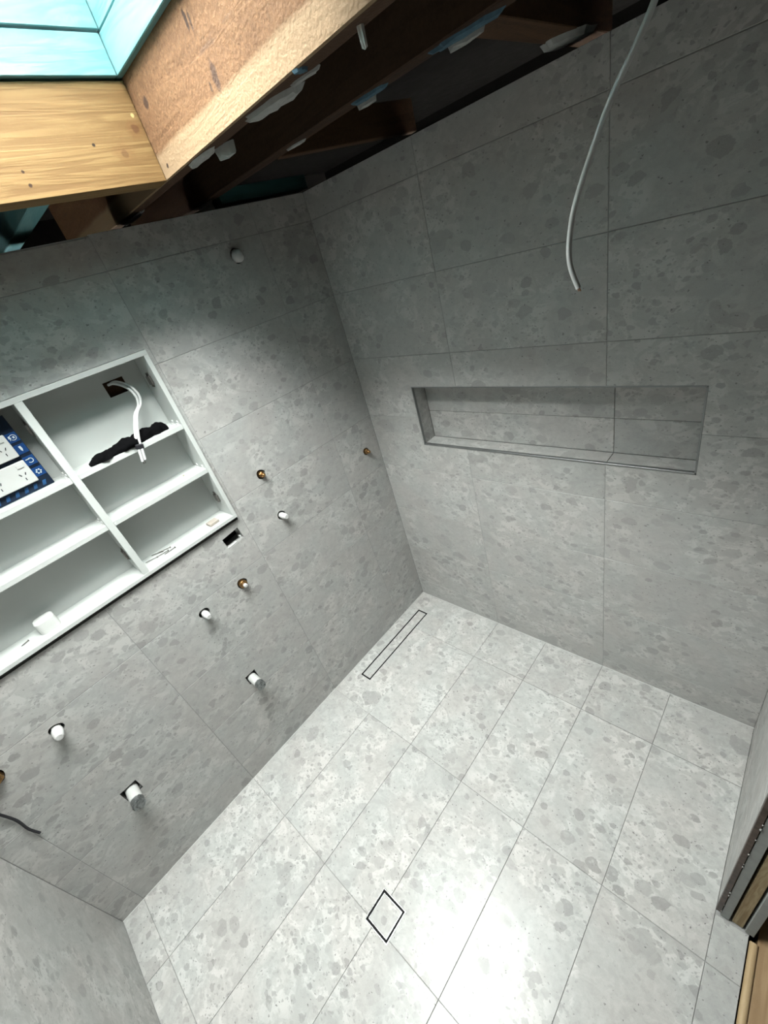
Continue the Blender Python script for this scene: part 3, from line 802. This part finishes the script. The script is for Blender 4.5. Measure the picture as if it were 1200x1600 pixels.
tag(o, 'tiny dark nail beside the white tub in the cabinet', 'nail')
# leaf scrap on the middle shelf
bm = bmesh.new()
vv = [bm.verts.new(p) for p in ((-0.006, 0, 0), (0, 0.004, 0.001), (0.008, 0.001, 0), (0.001, -0.004, 0.0015), (0.001, 0, 0.003))]
for a, b in ((0, 1), (1, 2), (2, 3), (3, 0)): bm.faces.new((vv[a], vv[b], vv[4]))
bm.faces.new(vv[:4])
M['scrap'] = plain('olive_scrap', (0.30, 0.31, 0.12), 0.7, var=0.4, scale=200)
o = obj('leaf_scrap', finish(bm, 'leaf_scrap'), M['scrap']); o.location = (-0.045, -0.99, S2+0.0006); tag(o, 'tiny olive green scrap on the middle right shelf', 'scrap')

# ------------------------------------------------------------------ pipe stubs in the left wall
def stub(name, y, z, label, cat, group, tilt=(0, 0)):
    e_ = empty(name, (-0.02, y, z)); tag(e_, label, cat, group)
    mw = Matrix.Translation((-0.03, y, z)) @ Matrix.Rotation(math.pi/2+tilt[1], 4, 'Y') @ Matrix.Rotation(tilt[0], 4, 'X')
    return e_, mw
def white_stub(y, z, r, ln, label, wobble=0):
    e_, mw = stub('capped_pipe', y, z, label, 'pipe', 'white capped pipe stubs', (wobble, 0))
    L = ln+0.03
    lathe('pipe', [(r*0.86, 0), (r*0.86, L*0.5)], M['pvc'], e_, mw)
    lathe('cap', [(r, L*0.45), (r*1.02, L*0.5), (r*0.98, L*0.75), (r*0.86, L*0.8), (r*0.84, L*0.93), (r*0.62, L)], M['cap'], e_, mw)
white_stub(-0.708, 1.158, 0.0145, 0.045, 'white capped pipe stub right of the cabinet corner')
white_stub(-1.220, 0.988, 0.0145, 0.045, 'white capped pipe stub below the cabinet left of brass fitting')
white_stub(-1.822, 0.985, 0.0175, 0.050, 'white capped pipe stub at far left above the larger waste pipe')
e_, mw = stub('shower_outlet', -0.412, 2.183, 'round white plug high on left wall just below the rafters', 'pipe', None)
lathe('plug', [(0.020, 0), (0.022, 0.030), (0.0235, 0.034), (0.0235, 0.042), (0.019, 0.050), (0.010, 0.055)], M['cap'], e_, mw)
def brass_stub(y, z, r, ln, label, tip=None):
    e_, mw = stub('brass_fitting', y, z, label, 'fitting', 'brass fittings in the wall')
    L = ln+0.03
    lathe('body', [(r, 0), (r, L-ln*0.6), (r*0.92, L-ln*0.55), (r*0.72, L-ln*0.5), (r*0.72, L-ln*0.3)], M['brass'], e_, mw, 6 if tip is None else 20, 20)
    pr = [(r*0.5, L-ln*0.5)]
    for k in range(6): pr.append((r*(0.5 if k % 2 else 0.44), L-ln*0.3+ln*0.4*k/6))
    pr.append((r*0.32, L+ln*0.12))
    lathe('spindle', pr, tip or M['brass'], e_, mw, 14)
brass_stub(-0.711, 1.384, 0.0145, 0.026, 'brass fitting beside the middle of the cabinet')
brass_stub(-0.101, 1.173, 0.0155, 0.028, 'brass fitting near the corner with the niche wall')
brass_stub(-1.022, 0.990, 0.0185, 0.032, 'brass fitting with pale tip below the small rectangular cut-out', M['cap'])
brass_stub(-2.016, 0.985, 0.024, 0.028, 'brass fitting at left edge above the black wire')
def waste(y, z, r, ln, label, seed):
    e_, mw = stub('waste_pipe', y, z, label, 'pipe', None)
    L = ln+0.03
    lathe('pipe', [(r*0.9, 0), (r*0.9, 0.004), (r, 0.005), (r, L-ln*0.28)], M['pvc'], e_, mw, 28)
    rnd = random.Random(seed); bm = bmesh.new(); rings = []; n = 24
    for h, k in ((L-ln*0.32, 1.03), (L-ln*0.15, 1.05), (L-0.001, 1.04), (L+0.002, 0.85), (L+0.001, 0.5), (L+0.003, 0.2)):
        rings.append([bm.verts.new((r*k*(1+rnd.uniform(-.03, .03))*math.cos(2*math.pi*i/n), r*k*(1+rnd.uniform(-.03, .03))*math.sin(2*math.pi*i/n), h+rnd.uniform(-.0015, .0015))) for i in range(n)])
    for a, b in zip(rings, rings[1:]):
        for i in range(n): bm.faces.new((a[i], a[(i+1) % n], b[(i+1) % n], b[i]))
    bm.faces.new(rings[-1])
    o = obj('tape_cover', finish(bm, 'tape_cover', 25), M['tape']); place(o, e_, mw)
    o['label'] = 'crumpled silver duct tape over the pipe end'
waste(-1.211, 0.522, 0.0215, 0.085, 'white waste pipe sealed with silver tape, nearer the slot drain', 3)
waste(-1.822, 0.520, 0.0240, 0.085, 'white waste pipe sealed with silver tape, at lower left', 4)
o = tube('black_wire', [(-0.06, -2.095, 0.935), (-0.015, -2.094, 0.936), (0.008, -2.088, 0.91), (0.012, -2.078, 0.86), (0.012, -2.070, 0.80), (0.012, -2.073, 0.74), (0.010, -2.067, 0.69)], 0.0042, M['black_rubber'], None, 8)
tag(o, 'black wire end hanging down the left wall near the corner', 'wire')

# ------------------------------------------------------------------ floor drains
def drain(name, x0, x1, y0, y1, zt, fw, gap, fm, label, recess=0.012):
    d = empty(name, ((x0+x1)/2, (y0+y1)/2, zt)); tag(d, label, 'drain')
    def ring(nm, a0, a1, b0, b1, w, z0, z1, mat):
        bm = bmesh.new()
        c = Vector(((x0+x1)/2, (y0+y1)/2, zt))
        for lo, hi in (((a0, b0, z0), (a0+w, b1, z1)), ((a1-w, b0, z0), (a1, b1, z1)), ((a0+w, b0, z0), (a1-w, b0+w, z1)), ((a0+w, b1-w, z0), (a1-w, b1, z1))):
            add_box(bm, Vector(lo)-c, Vector(hi)-c)
        o = obj(nm, finish(bm, nm), mat); place(o, d, Matrix.Translation(c))
    e2 = 0.0006
    ring('frame', x0+e2, x1-e2, y0+e2, y1-e2, fw, zt-0.035, zt+0.0006, fm)
    i0 = fw+gap
    if gap > 0.003:
        ring('gap_shade_fill', x0+fw, x1-fw, y0+fw, y1-fw, gap, zt-0.03, zt-0.004, M['black_frame'])  # black filler stands in for the shade deep in the gap
        ring('tray_rim', x0+i0, x1-i0, y0+i0, y1-i0, 0.0022, zt-0.03, zt+0.0002, M['steel'])
    k = i0+(0.0024 if gap > 0.003 else 0)
    me = tile_mesh(x1-x0-2*k, y1-y0-2*k); me = me.copy(); me.materials.clear()
    o = obj('tile_insert', me, M['floor_tile']); place(o, d, Matrix.Translation(((x0+x1)/2, (y0+y1)/2, zt-0.0003)))
    box('sump', (x0+fw, y0+fw, zt-0.034), (x1-fw, y1-fw, zt-0.030), M['black_frame'], d)
drain('slot_drain', DX0, DX1, DY0, DY1, -0.0025, 0.0070, 0.0012, M['black_frame'], 'long narrow tile-insert slot drain with black edge beside the left wall')
drain('square_drain', QX0, QX1, QY0, QY1, 0.0, 0.0026, 0.0085, M['steel'], 'square tile-insert floor drain with dark gap in the middle of the floor')

# ------------------------------------------------------------------ white cable hanging from the roof
hc_ = empty('hanging_cable', (1.62, -0.60, 2.60)); tag(hc_, 'loose white electrical cable hanging from the rafters before the back wall', 'cable')
tube('sheath', [(1.60, -0.575, 2.60), (1.52, -0.575, 2.42), (1.44, -0.60, 2.235), (1.392, -0.61, 2.155), (1.350, -0.62, 2.058), (1.338, -0.625, 2.005), (1.339, -0.63, 1.965), (1.352, -0.63, 1.925)],
     0.0066, M['cable'], hc_, 12, 0.66, (0.8, 0.3, 0.1), 8)
for k in (-1, 1):
    tube('core', [(1.3518+k*0.0015, -0.63, 1.9255), (1.3545+k*0.0015, -0.63, 1.920)], 0.0011, M['copper'], hc_, 6)

# ------------------------------------------------------------------ remove the cutting tools
for c in CUTTERS:
    me = c.data; bpy.data.objects.remove(c)
    if me.users == 0: bpy.data.meshes.remove(me)
